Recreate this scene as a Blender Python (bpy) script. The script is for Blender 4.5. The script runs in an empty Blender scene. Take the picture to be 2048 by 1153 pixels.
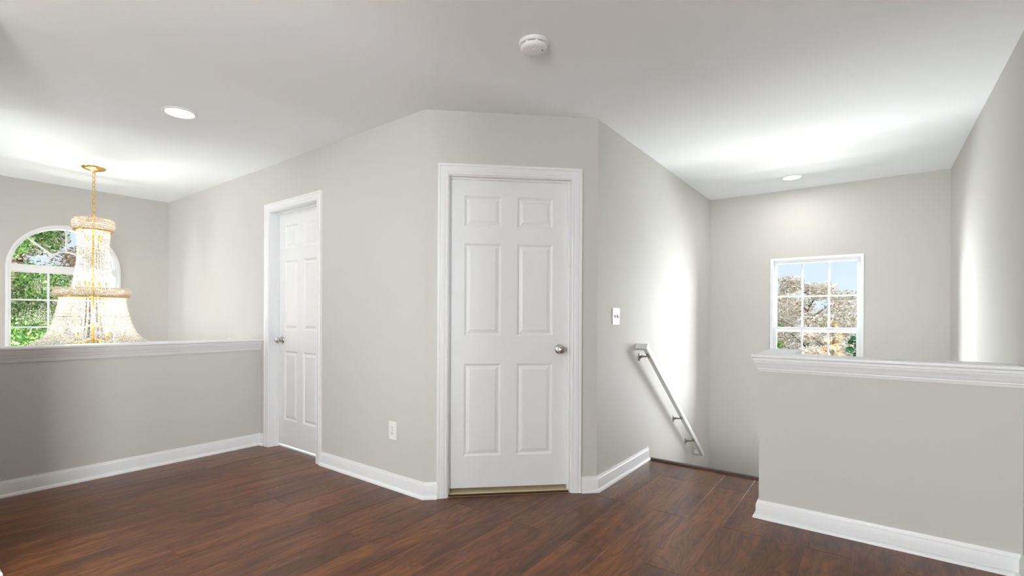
import bpy, bmesh, math, random
from mathutils import Vector, Matrix
random.seed(7)
S = bpy.context.scene
COL = S.collection
PI = math.pi

# ------------------------------------------------------------------ camera
F_PX, TH, PITCH, ROLL, CX, CY = 976.7133, 2.2325, -0.0011, 0.0048, 983.80, 634.2585
CAM_H = 1.1445
Fv = Vector((math.cos(TH)*math.cos(PITCH), math.sin(TH)*math.cos(PITCH), math.sin(PITCH)))
Rv = Vector((math.sin(TH), -math.cos(TH), 0)); Uv = Rv.cross(Fv)
R2 = Rv*math.cos(ROLL) + Uv*math.sin(ROLL); U2 = -Rv*math.sin(ROLL) + Uv*math.cos(ROLL)
cd = bpy.data.cameras.new('camera'); cam = bpy.data.objects.new('camera', cd); COL.objects.link(cam)
cd.sensor_width = 36; cd.sensor_fit = 'HORIZONTAL'; cd.lens = F_PX/2048*36
cd.shift_x = (1024-CX)/2048; cd.shift_y = (CY-576.5)/2048
cd.clip_start = 0.02; cd.clip_end = 200
M4 = Matrix((R2, U2, -Fv)).transposed().to_4x4(); M4.translation = (0, 0, CAM_H)
cam.matrix_world = M4
S.camera = cam

# ------------------------------------------------------------------ view, world, daylight, fill lights
S.view_settings.view_transform = 'Standard'; S.view_settings.look = 'None'
S.view_settings.gamma = 1; S.view_settings.exposure = 0.1; S.view_settings.use_curve_mapping = False
S.cycles.use_denoising = True
S.cycles.max_bounces = 10; S.cycles.diffuse_bounces = 6; S.cycles.glossy_bounces = 4
S.cycles.transmission_bounces = 8; S.cycles.transparent_max_bounces = 16
S.cycles.sample_clamp_indirect = 10; S.cycles.caustics_reflective = False; S.cycles.caustics_refractive = False

w = bpy.data.worlds.new('sky'); S.world = w; w.use_nodes = True
nt = w.node_tree; bg = nt.nodes['Background']
tc = nt.nodes.new('ShaderNodeTexCoord'); sx = nt.nodes.new('ShaderNodeSeparateXYZ'); rp = nt.nodes.new('ShaderNodeValToRGB')
nt.links.new(tc.outputs['Generated'], sx.inputs[0]); nt.links.new(sx.outputs['Z'], rp.inputs[0]); nt.links.new(rp.outputs[0], bg.inputs[0])
rp.color_ramp.elements[0].position = 0.0; rp.color_ramp.elements[0].color = (.80, .90, 1, 1)
rp.color_ramp.elements[1].position = 0.35; rp.color_ramp.elements[1].color = (.56, .75, 1, 1)
bg.inputs[1].default_value = 1.0

def sun_light(energy, elev, azim, angle, col=(1, .96, .9)):
    l = bpy.data.lights.new('sun', 'SUN'); l.energy = energy; l.angle = math.radians(angle); l.color = col
    o = bpy.data.objects.new('sun', l); COL.objects.link(o)
    d = Vector((math.cos(azim)*math.cos(elev), math.sin(azim)*math.cos(elev), math.sin(elev)))
    o.rotation_euler = d.to_track_quat('Z', 'Y').to_euler()
sun_light(3.2, math.radians(62), math.radians(-35), 1.0)      # from behind the house onto the trees

def area(name, loc, target, sx_, sy_, power, col=(1, 1, 1), spread=180):
    l = bpy.data.lights.new(name, 'AREA'); l.shape = 'RECTANGLE'; l.size = sx_; l.size_y = sy_
    l.energy = power; l.color = col; l.spread = math.radians(spread)
    o = bpy.data.objects.new(name, l); COL.objects.link(o); o.location = loc
    o.rotation_euler = (Vector(loc)-Vector(target)).to_track_quat('Z', 'Y').to_euler()
    return o
# daylight reaching the arched foyer window
area('daylight_foyer_side', (-8.1, -1.3, 1.3), (-6.4, 1.2, 1.2), 2.4, 2.6, 150, (.94, .97, 1))
area('daylight_foyer_above', (-8.0, 1.4, 4.0), (-6.4, 1.3, 1.2), 2.4, 2.0, 1.1, (.93, .97, 1), 90)
area('daylight_foyer_below', (-8.0, 1.4, -1.4), (-6.4, 1.3, 1.2), 2.4, 2.0, 500, (1, .985, .96))
# fill through an unseen glazed opening added at the foot of the foyer
area('fill_entry', (-6.72, 1.25, -1.75), (-4.4, 1.25, -.9), 1.7, 1.9, 0.7, (.94, .97, 1))
# daylight reaching the stair window
area('daylight_stair_right', (1.45, 8.7, 1.3), (-.45, 5.75, 1.15), 2.2, 2.8, 320, (.95, .975, 1), 110)
area('daylight_stair_left', (-3.1, 8.5, 1.3), (-.45, 5.75, 1.15), 2.2, 2.8, 320, (.95, .975, 1), 110)
area('daylight_stair_above', (-.45, 7.1, 3.9), (-.45, 5.75, 1.1), 2.2, 2.0, 420, (.93, .97, 1), 90)
area('daylight_stair_below', (-.45, 7.1, -1.5), (-.45, 5.75, 1.1), 2.2, 2.0, 1100, (1, .985, .96))
# fill through two unseen windows added in the wall behind the camera
area('fill_landing', (-2.55, -3.1, 1.3), (-2.2, -1.5, 1.2), .9, 1.7, 10.5, (.96, .98, 1))
area('fill_rear', (.18, -3.0, 1.3), (-.1, -1.5, 1.3), .62, 1.75, 215, (.96, .98, 1))
# added upward fill light, hidden in the stairwell behind the half wall
area('fill_stairwell_up', (.07, 4.45, -.72), (.07, 4.45, 0), .8, 1.9, 17, (.94, .97, 1))
# added upward fill for the foyer, out of view below the half wall
area('fill_foyer_up', (-5.4, .3, -1.2), (-5.4, .3, 0), 1.6, 2.8, 18, (.94, .97, 1))
# fill through an unseen window added behind the camera on the right
area('fill_side', (.85, -1.3, 1.45), (-1.2, -1.0, 1.2), 1.3, 1.3, 180, (.94, .97, 1))
# fill through a tall unseen window added in the foyer side wall
area('fill_foyer_south', (-5.4, -2.95, .9), (-5.4, 0, .9), 1.2, 1.9, 80, (.94, .97, 1))
# the lit rooms behind the two doors
area('bedroom_light', (-3.9, 3.6, 1.6), (-3.8, 2.4, 0), 1.0, 1.0, 80, (.9, .97, 1))

# ------------------------------------------------------------------ materials
MATS = {}
def mat(name, col=(.8, .8, .8), rough=.5, metal=0, spec=.5, **k):
    if name in MATS: return MATS[name]
    m = bpy.data.materials.new(name); m.use_nodes = True; MATS[name] = m
    b = m.node_tree.nodes['Principled BSDF']
    b.inputs['Base Color'].default_value = (*col, 1); b.inputs['Roughness'].default_value = rough
    b.inputs['Metallic'].default_value = metal; b.inputs['Specular IOR Level'].default_value = spec
    for kk, v in k.items(): b.inputs[kk.replace('_', ' ')].default_value = v
    return m
def bump(m, scale=200, strength=.1, dist=.001, detail=3, kind='ShaderNodeTexNoise'):
    n = m.node_tree; t = n.nodes.new('ShaderNodeTexCoord'); x = n.nodes.new(kind)
    x.inputs['Scale'].default_value = scale
    if 'Detail' in x.inputs: x.inputs['Detail'].default_value = detail
    bp = n.nodes.new('ShaderNodeBump'); bp.inputs['Strength'].default_value = strength; bp.inputs['Distance'].default_value = dist
    n.links.new(t.outputs['Object'], x.inputs['Vector']); n.links.new(x.outputs[0], bp.inputs['Height'])
    n.links.new(bp.outputs[0], n.nodes['Principled BSDF'].inputs['Normal']); return m
WALL = bump(mat('beige_wall_paint', (.60, .588, .562), .75, spec=.25), 260, .12, .001)
CEIL = bump(mat('white_ceiling_paint', (.88, .905, .92), .85, spec=.2), 320, .12, .001)
TRIM = bump(mat('white_trim_paint', (.80, .805, .81), .38), 60, .03, .001)
DOORM = mat('white_door_paint', (.80, .805, .81), .42)
VINYL = mat('white_window_vinyl', (.84, .85, .86), .35)
NICKEL = mat('satin_nickel', (.62, .60, .57), .24, 1)
BRACKET = mat('dull_steel', (.30, .29, .28), .35, 1)
BRASS = mat('polished_brass', (.86, .54, .16), .2, 1)
PLAST = mat('white_plastic', (.83, .83, .83), .35)
DARKSLOT = mat('dark_slot', (.02, .02, .02), .7)
RAILP = bump(mat('grey_white_rail_paint', (.66, .67, .68), .45), 90, .05, .001)
CARPET = bump(mat('tan_carpet', (.70, .58, .38), .95, spec=.1), 500, .6, .004)
LCARPET = bump(mat('pale_carpet', (.80, .84, .86), .95, spec=.1), 500, .6, .004)
SIDING = mat('outside_wall', (.7, .7, .68), .8)
SOFFIT = mat('door_edge_shadow', (.5, .45, .35), .8)

def emis(name, col, s):
    m = bpy.data.materials.new(name); m.use_nodes = True; n = m.node_tree; n.nodes.clear()
    e = n.nodes.new('ShaderNodeEmission'); e.inputs[0].default_value = (*col, 1); e.inputs[1].default_value = s
    o = n.nodes.new('ShaderNodeOutputMaterial'); n.links.new(e.outputs[0], o.inputs[0]); return m
LED = emis('lit_downlight_lens', (1, .98, .95), 9)
BULB = emis('lit_bulb_glass', (1, .90, .76), 4)

def glass_mat():
    m = bpy.data.materials.new('window_glass'); m.use_nodes = True; n = m.node_tree; n.nodes.clear()
    tr = n.nodes.new('ShaderNodeBsdfTransparent'); gl = n.nodes.new('ShaderNodeBsdfGlossy'); gl.inputs['Roughness'].default_value = .02
    fr = n.nodes.new('ShaderNodeFresnel'); fr.inputs[0].default_value = 1.25; mx = n.nodes.new('ShaderNodeMixShader')
    tr.inputs[0].default_value = (.97, .98, .98, 1)
    o = n.nodes.new('ShaderNodeOutputMaterial')
    n.links.new(fr.outputs[0], mx.inputs[0]); n.links.new(tr.outputs[0], mx.inputs[1]); n.links.new(gl.outputs[0], mx.inputs[2]); n.links.new(mx.outputs[0], o.inputs[0])
    return m
GLASS = glass_mat()

def crystal_mat(name, tint, tr_w, tl_w):
    m = bpy.data.materials.new(name); m.use_nodes = True; n = m.node_tree; n.nodes.clear()
    g = n.nodes.new('ShaderNodeBsdfGlossy'); g.inputs['Roughness'].default_value = .08; g.inputs[0].default_value = (1, .97, .92, 1)
    tl = n.nodes.new('ShaderNodeBsdfTranslucent'); tl.inputs[0].default_value = (*tint, 1)
    df = n.nodes.new('ShaderNodeBsdfDiffuse'); df.inputs[0].default_value = (*tint, 1)
    tr = n.nodes.new('ShaderNodeBsdfTransparent'); tr.inputs[0].default_value = (1, .97, .93, 1)
    a = n.nodes.new('ShaderNodeMixShader'); b = n.nodes.new('ShaderNodeMixShader'); c = n.nodes.new('ShaderNodeMixShader')
    a.inputs[0].default_value = .45; b.inputs[0].default_value = tr_w; c.inputs[0].default_value = .28
    o = n.nodes.new('ShaderNodeOutputMaterial'); L = n.links.new
    L(tl.outputs[0], a.inputs[1]); L(df.outputs[0], a.inputs[2]); L(a.outputs[0], b.inputs[1]); L(tr.outputs[0], b.inputs[2])
    L(b.outputs[0], c.inputs[1]); L(g.outputs[0], c.inputs[2]); L(c.outputs[0], o.inputs[0]); return m
CRYST = crystal_mat('cut_crystal', (.97, .93, .88), .18, .5)
CRYST2 = crystal_mat('champagne_crystal', (.96, .86, .72), .10, .5)
HOOP = mat('satin_gold_hoop', (.92, .74, .46), .45, .35)

def floor_mat():
    m = bpy.data.materials.new('hickory_laminate'); m.use_nodes = True; n = m.node_tree; N = n.nodes.new; L = n.links.new
    b = n.nodes['Principled BSDF']
    tcn = N('ShaderNodeTexCoord'); at = N('ShaderNodeAttribute'); at.attribute_name = 'plank'
    add = N('ShaderNodeVectorMath'); add.operation = 'ADD'; sc = N('ShaderNodeVectorMath'); sc.operation = 'SCALE'; sc.inputs['Scale'].default_value = 37.0
    L(at.outputs['Color'], sc.inputs[0]); L(tcn.outputs['Object'], add.inputs[0]); L(sc.outputs[0], add.inputs[1])
    def mapped(s):
        mp = N('ShaderNodeMapping'); mp.inputs['Scale'].default_value = s; L(add.outputs[0], mp.inputs[0]); return mp
    # fine streaks along the board
    n1 = N('ShaderNodeTexNoise'); n1.inputs['Scale'].default_value = 1; n1.inputs['Detail'].default_value = 7; n1.inputs['Roughness'].default_value = .62
    n1.inputs['Distortion'].default_value = .35
    L(mapped((30, 2.2, 1)).outputs[0], n1.inputs[0])
    n4 = N('ShaderNodeTexNoise'); n4.inputs['Scale'].default_value = 1; n4.inputs['Detail'].default_value = 5; n4.inputs['Roughness'].default_value = .7
    L(mapped((170, 9, 1)).outputs[0], n4.inputs[0])
    mx4 = N('ShaderNodeMix'); mx4.data_type = 'FLOAT'; mx4.inputs[0].default_value = .38; L(n1.outputs[0], mx4.inputs[2]); L(n4.outputs[0], mx4.inputs[3])
    # cathedral figure: bands of a stretched noise field
    n2 = N('ShaderNodeTexNoise'); n2.inputs['Scale'].default_value = 1; n2.inputs['Detail'].default_value = 2.2; n2.inputs['Roughness'].default_value = .45; n2.inputs['Distortion'].default_value = .7
    L(mapped((6.5, 1.35, 1)).outputs[0], n2.inputs[0])
    mu = N('ShaderNodeMath'); mu.operation = 'MULTIPLY'; mu.inputs[1].default_value = 26; L(n2.outputs[0], mu.inputs[0])
    fr = N('ShaderNodeMath'); fr.operation = 'PINGPONG'; fr.inputs[1].default_value = 1; L(mu.outputs[0], fr.inputs[0])
    pw = N('ShaderNodeMath'); pw.operation = 'POWER'; pw.inputs[1].default_value = 1.6; L(fr.outputs[0], pw.inputs[0])
    # large dark clouds
    n3 = N('ShaderNodeTexNoise'); n3.inputs['Scale'].default_value = 1; n3.inputs['Detail'].default_value = 4; n3.inputs['Distortion'].default_value = .5
    L(mapped((6.5, 1.7, 1)).outputs[0], n3.inputs[0])
    r3 = N('ShaderNodeValToRGB'); L(n3.outputs[0], r3.inputs[0]); r3.color_ramp.elements[0].position = .36; r3.color_ramp.elements[1].position = .62
    r1 = N('ShaderNodeValToRGB'); L(mx4.outputs[0], r1.inputs[0])
    e = r1.color_ramp.elements; e[0].position = .28; e[0].color = (.060, .018, .004, 1); e[1].position = .76; e[1].color = (.300, .110, .024, 1)
    e2 = e.new(.52); e2.color = (.180, .058, .012, 1)
    m1 = N('ShaderNodeMix'); m1.data_type = 'RGBA'; m1.blend_type = 'MULTIPLY'; L(r1.outputs[0], m1.inputs[6])
    rr = N('ShaderNodeValToRGB'); L(pw.outputs[0], rr.inputs[0]); rr.color_ramp.elements[0].color = (.50, .42, .36, 1); rr.color_ramp.elements[1].position = .28; rr.color_ramp.elements[1].color = (1, 1, 1, 1)
    L(rr.outputs[0], m1.inputs[7]); m1.inputs[0].default_value = .65
    m2 = N('ShaderNodeMix'); m2.data_type = 'RGBA'; m2.blend_type = 'MULTIPLY'; L(m1.outputs[2], m2.inputs[6])
    rc = N('ShaderNodeValToRGB'); L(r3.outputs[0], rc.inputs[0]); rc.color_ramp.elements[0].color = (.50, .42, .38, 1); rc.color_ramp.elements[1].color = (1.0, 1.0, 1.0, 1)
    L(rc.outputs[0], m2.inputs[7]); m2.inputs[0].default_value = .8
    # each board a little lighter or darker
    sp = N('ShaderNodeSeparateColor'); L(at.outputs['Color'], sp.inputs[0])
    mr = N('ShaderNodeMapRange'); mr.inputs['To Min'].default_value = .72; mr.inputs['To Max'].default_value = 1.25; L(sp.outputs[1], mr.inputs['Value'])
    hv = N('ShaderNodeHueSaturation'); L(m2.outputs[2], hv.inputs['Color']); L(mr.outputs[0], hv.inputs['Value'])
    L(hv.outputs[0], b.inputs['Base Color'])
    b.inputs['Roughness'].default_value = .32; b.inputs['Specular IOR Level'].default_value = .44
    b.inputs['Coat Weight'].default_value = .0
    hs = N('ShaderNodeMath'); hs.operation = 'MULTIPLY_ADD'; hs.inputs[1].default_value = .5; L(fr.outputs[0], hs.inputs[0]); L(n1.outputs[0], hs.inputs[2])
    bp = N('ShaderNodeBump'); bp.inputs['Strength'].default_value = .16; bp.inputs['Distance'].default_value = .0015
    L(hs.outputs[0], bp.inputs['Height']); L(bp.outputs[0], b.inputs['Normal']); L(bp.outputs[0], b.inputs['Coat Normal'])
    return m
FLOORM = floor_mat()
NOSE = mat('dark_stained_nosing', (.045, .014, .008), .3)
WOODT = mat('stained_oak_tread', (.15, .06, .03), .35)

def leaf_mat(name, cols):
    m = bpy.data.materials.new(name); m.use_nodes = True; n = m.node_tree; N = n.nodes.new; L = n.links.new; n.nodes.clear()
    g = N('ShaderNodeNewGeometry'); r = N('ShaderNodeValToRGB'); L(g.outputs['Random Per Island'], r.inputs[0])
    r.color_ramp.interpolation = 'CONSTANT'
    e = r.color_ramp.elements; e[0].color = (*cols[0], 1); e[1].position = 1/len(cols); e[1].color = (*cols[1], 1)
    for i, c in enumerate(cols[2:], 2): q = e.new(i/len(cols)); q.color = (*c, 1)
    d = N('ShaderNodeBsdfDiffuse'); t = N('ShaderNodeBsdfTranslucent'); mx = N('ShaderNodeMixShader'); mx.inputs[0].default_value = .35
    L(r.outputs[0], d.inputs[0]); L(r.outputs[0], t.inputs[0]); L(d.outputs[0], mx.inputs[1]); L(t.outputs[0], mx.inputs[2])
    o = N('ShaderNodeOutputMaterial'); L(mx.outputs[0], o.inputs[0]); return m
LEAF = {
 'green': leaf_mat('fresh_green_leaves', [(.12, .30, .06), (.24, .46, .10), (.05, .16, .05), (.42, .56, .20), (.10, .24, .09), (.60, .62, .38)]),
 'deep': leaf_mat('dark_evergreen_needles', [(.02, .07, .035), (.035, .10, .045), (.012, .045, .025), (.05, .13, .06)]),
 'blossom': leaf_mat('pale_blossom', [(.95, .86, .80), (.74, .60, .50), (.97, .92, .88), (.42, .42, .26), (.88, .77, .69)]),
 'tan': leaf_mat('tan_spring_leaves', [(.62, .42, .27), (.72, .54, .38), (.42, .36, .18), (.76, .62, .48)]),
 'rose': leaf_mat('rosy_spring_leaves', [(.80, .55, .42), (.90, .70, .58), (.45, .50, .20), (.92, .80, .70), (.62, .40, .26)]),
}
BARK = bump(mat('bark', (.16, .12, .09), .9), 30, .5, .01)
GRASS = bump(mat('lawn', (.17, .22, .09), .95), 40, .6, .02)

# ------------------------------------------------------------------ mesh helpers
def link(name, bm, m, parent=None, smooth=False):
    me = bpy.data.meshes.new(name)
    bmesh.ops.recalc_face_normals(bm, faces=bm.faces)
    bm.to_mesh(me); bm.free()
    o = bpy.data.objects.new(name, me); COL.objects.link(o)
    for x in (m if isinstance(m, (list, tuple)) else [m]): me.materials.append(x)
    if smooth:
        for p in me.polygons: p.use_smooth = True
    if parent is not None:
        o.parent = parent; o.matrix_parent_inverse = Matrix.Translation(parent.location).inverted() if parent.rotation_euler[2] == 0 else parent_inv(parent)
    return o
def parent_inv(p):
    return (Matrix.Translation(p.location) @ p.rotation_euler.to_matrix().to_4x4()).inverted()
def autosmooth(o, deg=35):
    for p in o.data.polygons: p.use_smooth = True
    o.data.set_sharp_from_angle(angle=math.radians(deg)); return o
def empty(name, loc=(0, 0, 0)):
    o = bpy.data.objects.new(name, None); COL.objects.link(o); o.location = loc; o.empty_display_size = .1; return o
def tag(o, label, cat, group=None, kind=None):
    o['label'] = label; o['category'] = cat
    if group: o['group'] = group
    if kind: o['kind'] = kind
    return o
def box(bm, a, b, bev=0):
    x0, y0, z0 = (min(a[i], b[i]) for i in range(3)); x1, y1, z1 = (max(a[i], b[i]) for i in range(3))
    vs = [bm.verts.new(v) for v in ((x0,y0,z0),(x1,y0,z0),(x1,y1,z0),(x0,y1,z0),(x0,y0,z1),(x1,y0,z1),(x1,y1,z1),(x0,y1,z1))]
    fs = [bm.faces.new([vs[i] for i in f]) for f in ((3,2,1,0),(4,5,6,7),(0,1,5,4),(1,2,6,5),(2,3,7,6),(3,0,4,7))]
    if bev:
        es = list({e for f in fs for e in f.edges}); bmesh.ops.bevel(bm, geom=es, offset=bev, segments=2, affect='EDGES')
def xf(bm, M):
    bmesh.ops.transform(bm, matrix=M, verts=bm.verts)
def lathe(bm, prof, c=(0, 0, 0), axis='Z', seg=32, close=True):
    """prof: list of (r, h)"""
    rings = []
    for r, h in prof:
        ring = []
        for i in range(seg):
            a = 2*PI*i/seg; p = (r*math.cos(a), r*math.sin(a), h)
            if axis == 'Y': p = (p[0], p[2], p[1])
            if axis == 'X': p = (p[2], p[0], p[1])
            ring.append(bm.verts.new((p[0]+c[0], p[1]+c[1], p[2]+c[2])))
        rings.append(ring)
    for a, b in zip(rings, rings[1:]):
        for i in range(seg): bm.faces.new((a[i], a[(i+1) % seg], b[(i+1) % seg], b[i]))
    if close:
        bm.faces.new(rings[0][::-1]); bm.faces.new(rings[-1])
def tube(bm, pts, rads, seg=8):
    pts = [Vector(p) for p in pts]
    if not isinstance(rads, (list, tuple)): rads = [rads]*len(pts)
    rings = []
    up = Vector((0, 0, 1))
    for i, p in enumerate(pts):
        t = (pts[min(i+1, len(pts)-1)] - pts[max(i-1, 0)]).normalized()
        s = t.cross(up) if abs(t.z) < .95 else t.cross(Vector((1, 0, 0)))
        s.normalize(); u = s.cross(t)
        rings.append([bm.verts.new(p + (s*math.cos(2*PI*k/seg) + u*math.sin(2*PI*k/seg))*rads[i]) for k in range(seg)])
    for a, b in zip(rings, rings[1:]):
        for i in range(seg): bm.faces.new((a[i], a[(i+1) % seg], b[(i+1) % seg], b[i]))
    bm.faces.new(rings[0][::-1]); bm.faces.new(rings[-1])
def sweep(bm, path, prof, mapf=lambda p: p, closed=False, cap=True):
    """Mitred sweep of a moulding. path: 2-D points; prof: (offset to the LEFT of travel, height). mapf maps (u, v, h)->xyz"""
    n = len(path); P = [Vector(p) for p in path]; rows = []
    for i in range(n):
        if closed: a, b = P[i]-P[i-1], P[(i+1) % n]-P[i]
        else:
            a = P[i]-P[i-1] if i else P[1]-P[0]; b = P[i+1]-P[i] if i < n-1 else P[-1]-P[-2]
        na, nb = Vector((-a.y, a.x)).normalized(), Vector((-b.y, b.x)).normalized()
        m = (na+nb); m = m/m.dot(na)
        rows.append([bm.verts.new(mapf((P[i].x+m.x*o, P[i].y+m.y*o, h))) for o, h in prof])
    k = len(prof)
    for i in range(n if closed else n-1):
        a, b = rows[i], rows[(i+1) % n]
        for j in range(k): bm.faces.new((a[j], a[(j+1) % k], b[(j+1) % k], b[j]))
    if cap and not closed:
        bm.faces.new(rows[0][::-1]); bm.faces.new(rows[-1])

# ------------------------------------------------------------------ plan (metres)
H = 2.44; T = .115
x1, yA, d = -2.2101, 2.1554, .7904
x2, y2 = x1+d, yA+d
yW, xE, xF, xL = 5.7594, .5308, -6.4226, -4.2739
yH, xh, yS = 3.1518, -.509, 3.885
LOW = -2.9
XB, YB, YC = -3.02, -2.5, .345         # walls beside and behind the camera
def struct(o, label, cat):
    return tag(o, label, cat, kind='structure')
def rot_ch():                             # local frame of the angled wall: x along it, y into the wall, z up
    return Matrix.Translation((x1, yA, 0)) @ Matrix.Rotation(PI/4, 4, 'Z')

# floor: one mesh of boards, every board with its own tone
bm = bmesh.new(); cl = bm.loops.layers.float_color.new('plank')
PW, PL = .192, 1.31
def clip_poly(poly, f):     # keep f(p)>=0
    out = []
    for i, p in enumerate(poly):
        q = poly[(i+1) % len(poly)]; a, b = f(p), f(q)
        if a >= 0: out.append(p)
        if (a >= 0) != (b >= 0):
            t = a/(a-b); out.append((p[0]+(q[0]-p[0])*t, p[1]+(q[1]-p[1])*t))
    return out
def floor_regions():
    # convex pieces of the upper floor
    return [[(xL-.06, YC-.02), (x1, YC-.02), (x1, yA+.082), (xL-.06, yA+.082)],
            [(XB-.05, YB), (xE+.02, YB), (xE+.02, YC-.02), (XB-.05, YC-.02)],
            [(x1, YC-.02), (x2, YC-.02), (x2, y2), (x1, yA)],
            [(x2, YC-.02), (xE+.02, YC-.02), (xE+.02, yH+.02), (x2, yH+.02)],
            [(x2, yH+.02), (xh+.02, yH+.02), (xh+.02, yS), (x2, yS)]]
bev = .0024
for reg in floor_regions():
    xs = [p[0] for p in reg]; ys = [p[1] for p in reg]
    k0 = math.floor((min(xs)+.45)/PW)-1; k1 = math.ceil((max(xs)+.45)/PW)+1
    for k in range(k0, k1):
        ax = -.45+k*PW; bx = ax+PW
        even = (k % 2 == 0)
        off = .917 if even else .917+PL/2
        j0 = math.floor((min(ys)-off)/PL)-1; j1 = math.ceil((max(ys)-off)/PL)+1
        for j in range(j0, j1):
            ay = off+j*PL; by = ay+PL
            rnd = random.Random(k*977+j*131+5); c = (rnd.random(), rnd.random(), rnd.random(), 1)
            # top face plus four tiny chamfers around it
            quad = [(ax, ay), (bx, ay), (bx, by), (ax, by)]; b2 = bev
            inner = [(ax+b2, ay+b2), (bx-b2, ay+b2), (bx-b2, by-b2), (ax+b2, by-b2)]
            polys = [([(p[0], p[1]) for p in inner], None)]
            for q in range(4):
                polys.append(([quad[q], quad[(q+1) % 4], inner[(q+1) % 4], inner[q]], q))
            for poly, q in polys:
                pp = poly
                for e in range(len(reg)):
                    A, B = reg[e], reg[(e+1) % len(reg)]
                    pp = clip_poly(pp, lambda p, A=A, B=B: (B[0]-A[0])*(p[1]-A[1])-(B[1]-A[1])*(p[0]-A[0]))
                    if len(pp) < 3: break
                if len(pp) < 3: continue
                def zof(p):
                    if q is None: return 0
                    dd = min(p[0]-ax, bx-p[0], p[1]-ay, by-p[1]); return -.0012*(1-min(1, max(0, dd/b2)))
                vs = [bm.verts.new((p[0], p[1], zof(p))) for p in pp]
                try: f = bm.faces.new(vs)
                except ValueError: continue
                for l in f.loops: l[cl] = c
bmesh.ops.remove_doubles(bm, verts=bm.verts, dist=1e-5)
for f in bm.faces: f.normal_update()
me = bpy.data.meshes.new('floor'); bm.to_mesh(me); bm.free(); me.materials.append(FLOORM)
fl = bpy.data.objects.new('floor', me); COL.objects.link(fl)
struct(fl, 'glossy reddish brown wood plank floor of the upstairs landing', 'floor')
bm = bmesh.new()
for a, b in (((xL-.1, YC-.05, -.25), (x1, yA+.08, -.004)), ((XB-.05, YB, -.25), (xE, YC-.05, -.004)), ((x1, YC-.05, -.25), (xE, yA, -.004)),
             ((x2-.1, yA, -.25), (xE, yH+.1, -.004)), ((x2-.05, yH+.1, -.25), (xh+.1, yS-.004, -.004))):
    box(bm, a, b)
struct(link('floor_deck', bm, SIDING), 'subfloor deck under the wood planks at the stair edge', 'floor')

# ceiling
bm = bmesh.new(); box(bm, (xF-.15, YB-.15, H), (xE+.15, yW+.15, H+.1))
struct(link('ceiling', bm, CEIL), 'plain white ceiling over the landing, stairs and foyer', 'ceiling')

# walls
def wall_holes(bm, axis, c0, c1, a0, a1, z0, z1, holes):
    """box wall in slabs; axis 'x': runs along x with thickness y c0..c1; holes (a0,a1,z0,z1)"""
    aa = sorted({a0, a1, *[h[0] for h in holes], *[h[1] for h in holes]}); zz = sorted({z0, z1, *[h[2] for h in holes], *[h[3] for h in holes]})
    vs = {}
    def V(a, c, z):
        k = (round(a, 5), round(c, 5), round(z, 5))
        if k not in vs: vs[k] = bm.verts.new((a, c, z) if axis == 'x' else (c, a, z))
        return vs[k]
    def solid(i, j):
        if i < 0 or j < 0 or i >= len(aa)-1 or j >= len(zz)-1: return False
        m, n = (aa[i]+aa[i+1])/2, (zz[j]+zz[j+1])/2
        return not any(h[0] < m < h[1] and h[2] < n < h[3] for h in holes)
    for i in range(len(aa)-1):
        for j in range(len(zz)-1):
            if not solid(i, j): continue
            A, B, C, D = aa[i], aa[i+1], zz[j], zz[j+1]
            bm.faces.new((V(A, c0, C), V(B, c0, C), V(B, c0, D), V(A, c0, D)))
            bm.faces.new((V(A, c1, C), V(B, c1, C), V(B, c1, D), V(A, c1, D)))
            if not solid(i-1, j): bm.faces.new((V(A, c0, C), V(A, c1, C), V(A, c1, D), V(A, c0, D)))
            if not solid(i+1, j): bm.faces.new((V(B, c0, C), V(B, c1, C), V(B, c1, D), V(B, c0, D)))
            if not solid(i, j-1): bm.faces.new((V(A, c0, C), V(B, c0, C), V(B, c1, C), V(A, c1, C)))
            if not solid(i, j+1): bm.faces.new((V(A, c0, D), V(B, c0, D), V(B, c1, D), V(A, c1, D)))
# door openings
D1 = (-4.135, -3.385, -.02, 2.052)         # rough opening of the bedroom door
bm = bmesh.new(); wall_holes(bm, 'x', yA, yA+T, xF, x1, LOW, H, [D1])
struct(link('wall_back', bm, WALL), 'beige wall with the half-hidden white door, running into the foyer', 'wall')
DL = d*2**.5; D2 = (.135, .952, -.25, 2.052)
bm = bmesh.new(); wall_holes(bm, 'x', 0, T, 0, DL, -.25, H, [D2])
xf(bm, rot_ch())
struct(link('wall_corner', bm, WALL), 'narrow angled beige wall that holds the closet door', 'wall')
bm = bmesh.new(); wall_holes(bm, 'y', x2, x2-T, y2, yW, LOW, H, [])
struct(link('wall_stair', bm, WALL), 'long beige wall beside the stairs with switch and handrail', 'wall')
W2 = (-.834, -.064, .30, 1.752)
bm = bmesh.new(); wall_holes(bm, 'x', yW, yW+.15, x2-T, xE+T, LOW, H, [W2])
struct(link('wall_far', bm, WALL), 'beige wall at the far end of the stairwell around the square window', 'wall')
bm = bmesh.new(); wall_holes(bm, 'y', xE, xE+T, YB-.15, yW, LOW, H, [(-2.0, -.6, .75, 2.1)])
struct(link('wall_right', bm, WALL), 'beige wall at the far right of the stairwell', 'wall')
bm = bmesh.new(); wall_holes(bm, 'x', YB-.15, YB, XB, xE, -.25, H, [(-2.98, -2.12, .35, 2.2), (-.11, .49, .35, 2.2)])
struct(link('wall_behind', bm, WALL), 'beige wall behind the viewpoint with two window openings added for fill light', 'wall')
bm = bmesh.new()   # solid mass left of the camera
pts = [(XB, YB-.15), (XB, YC), (xL-T, YC), (xL-T, YB-.15)]
vb = [bm.verts.new((*p, LOW)) for p in pts]; vt = [bm.verts.new((*p, H)) for p in pts]
bm.faces.new(vb); bm.faces.new(vt[::-1])
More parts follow.
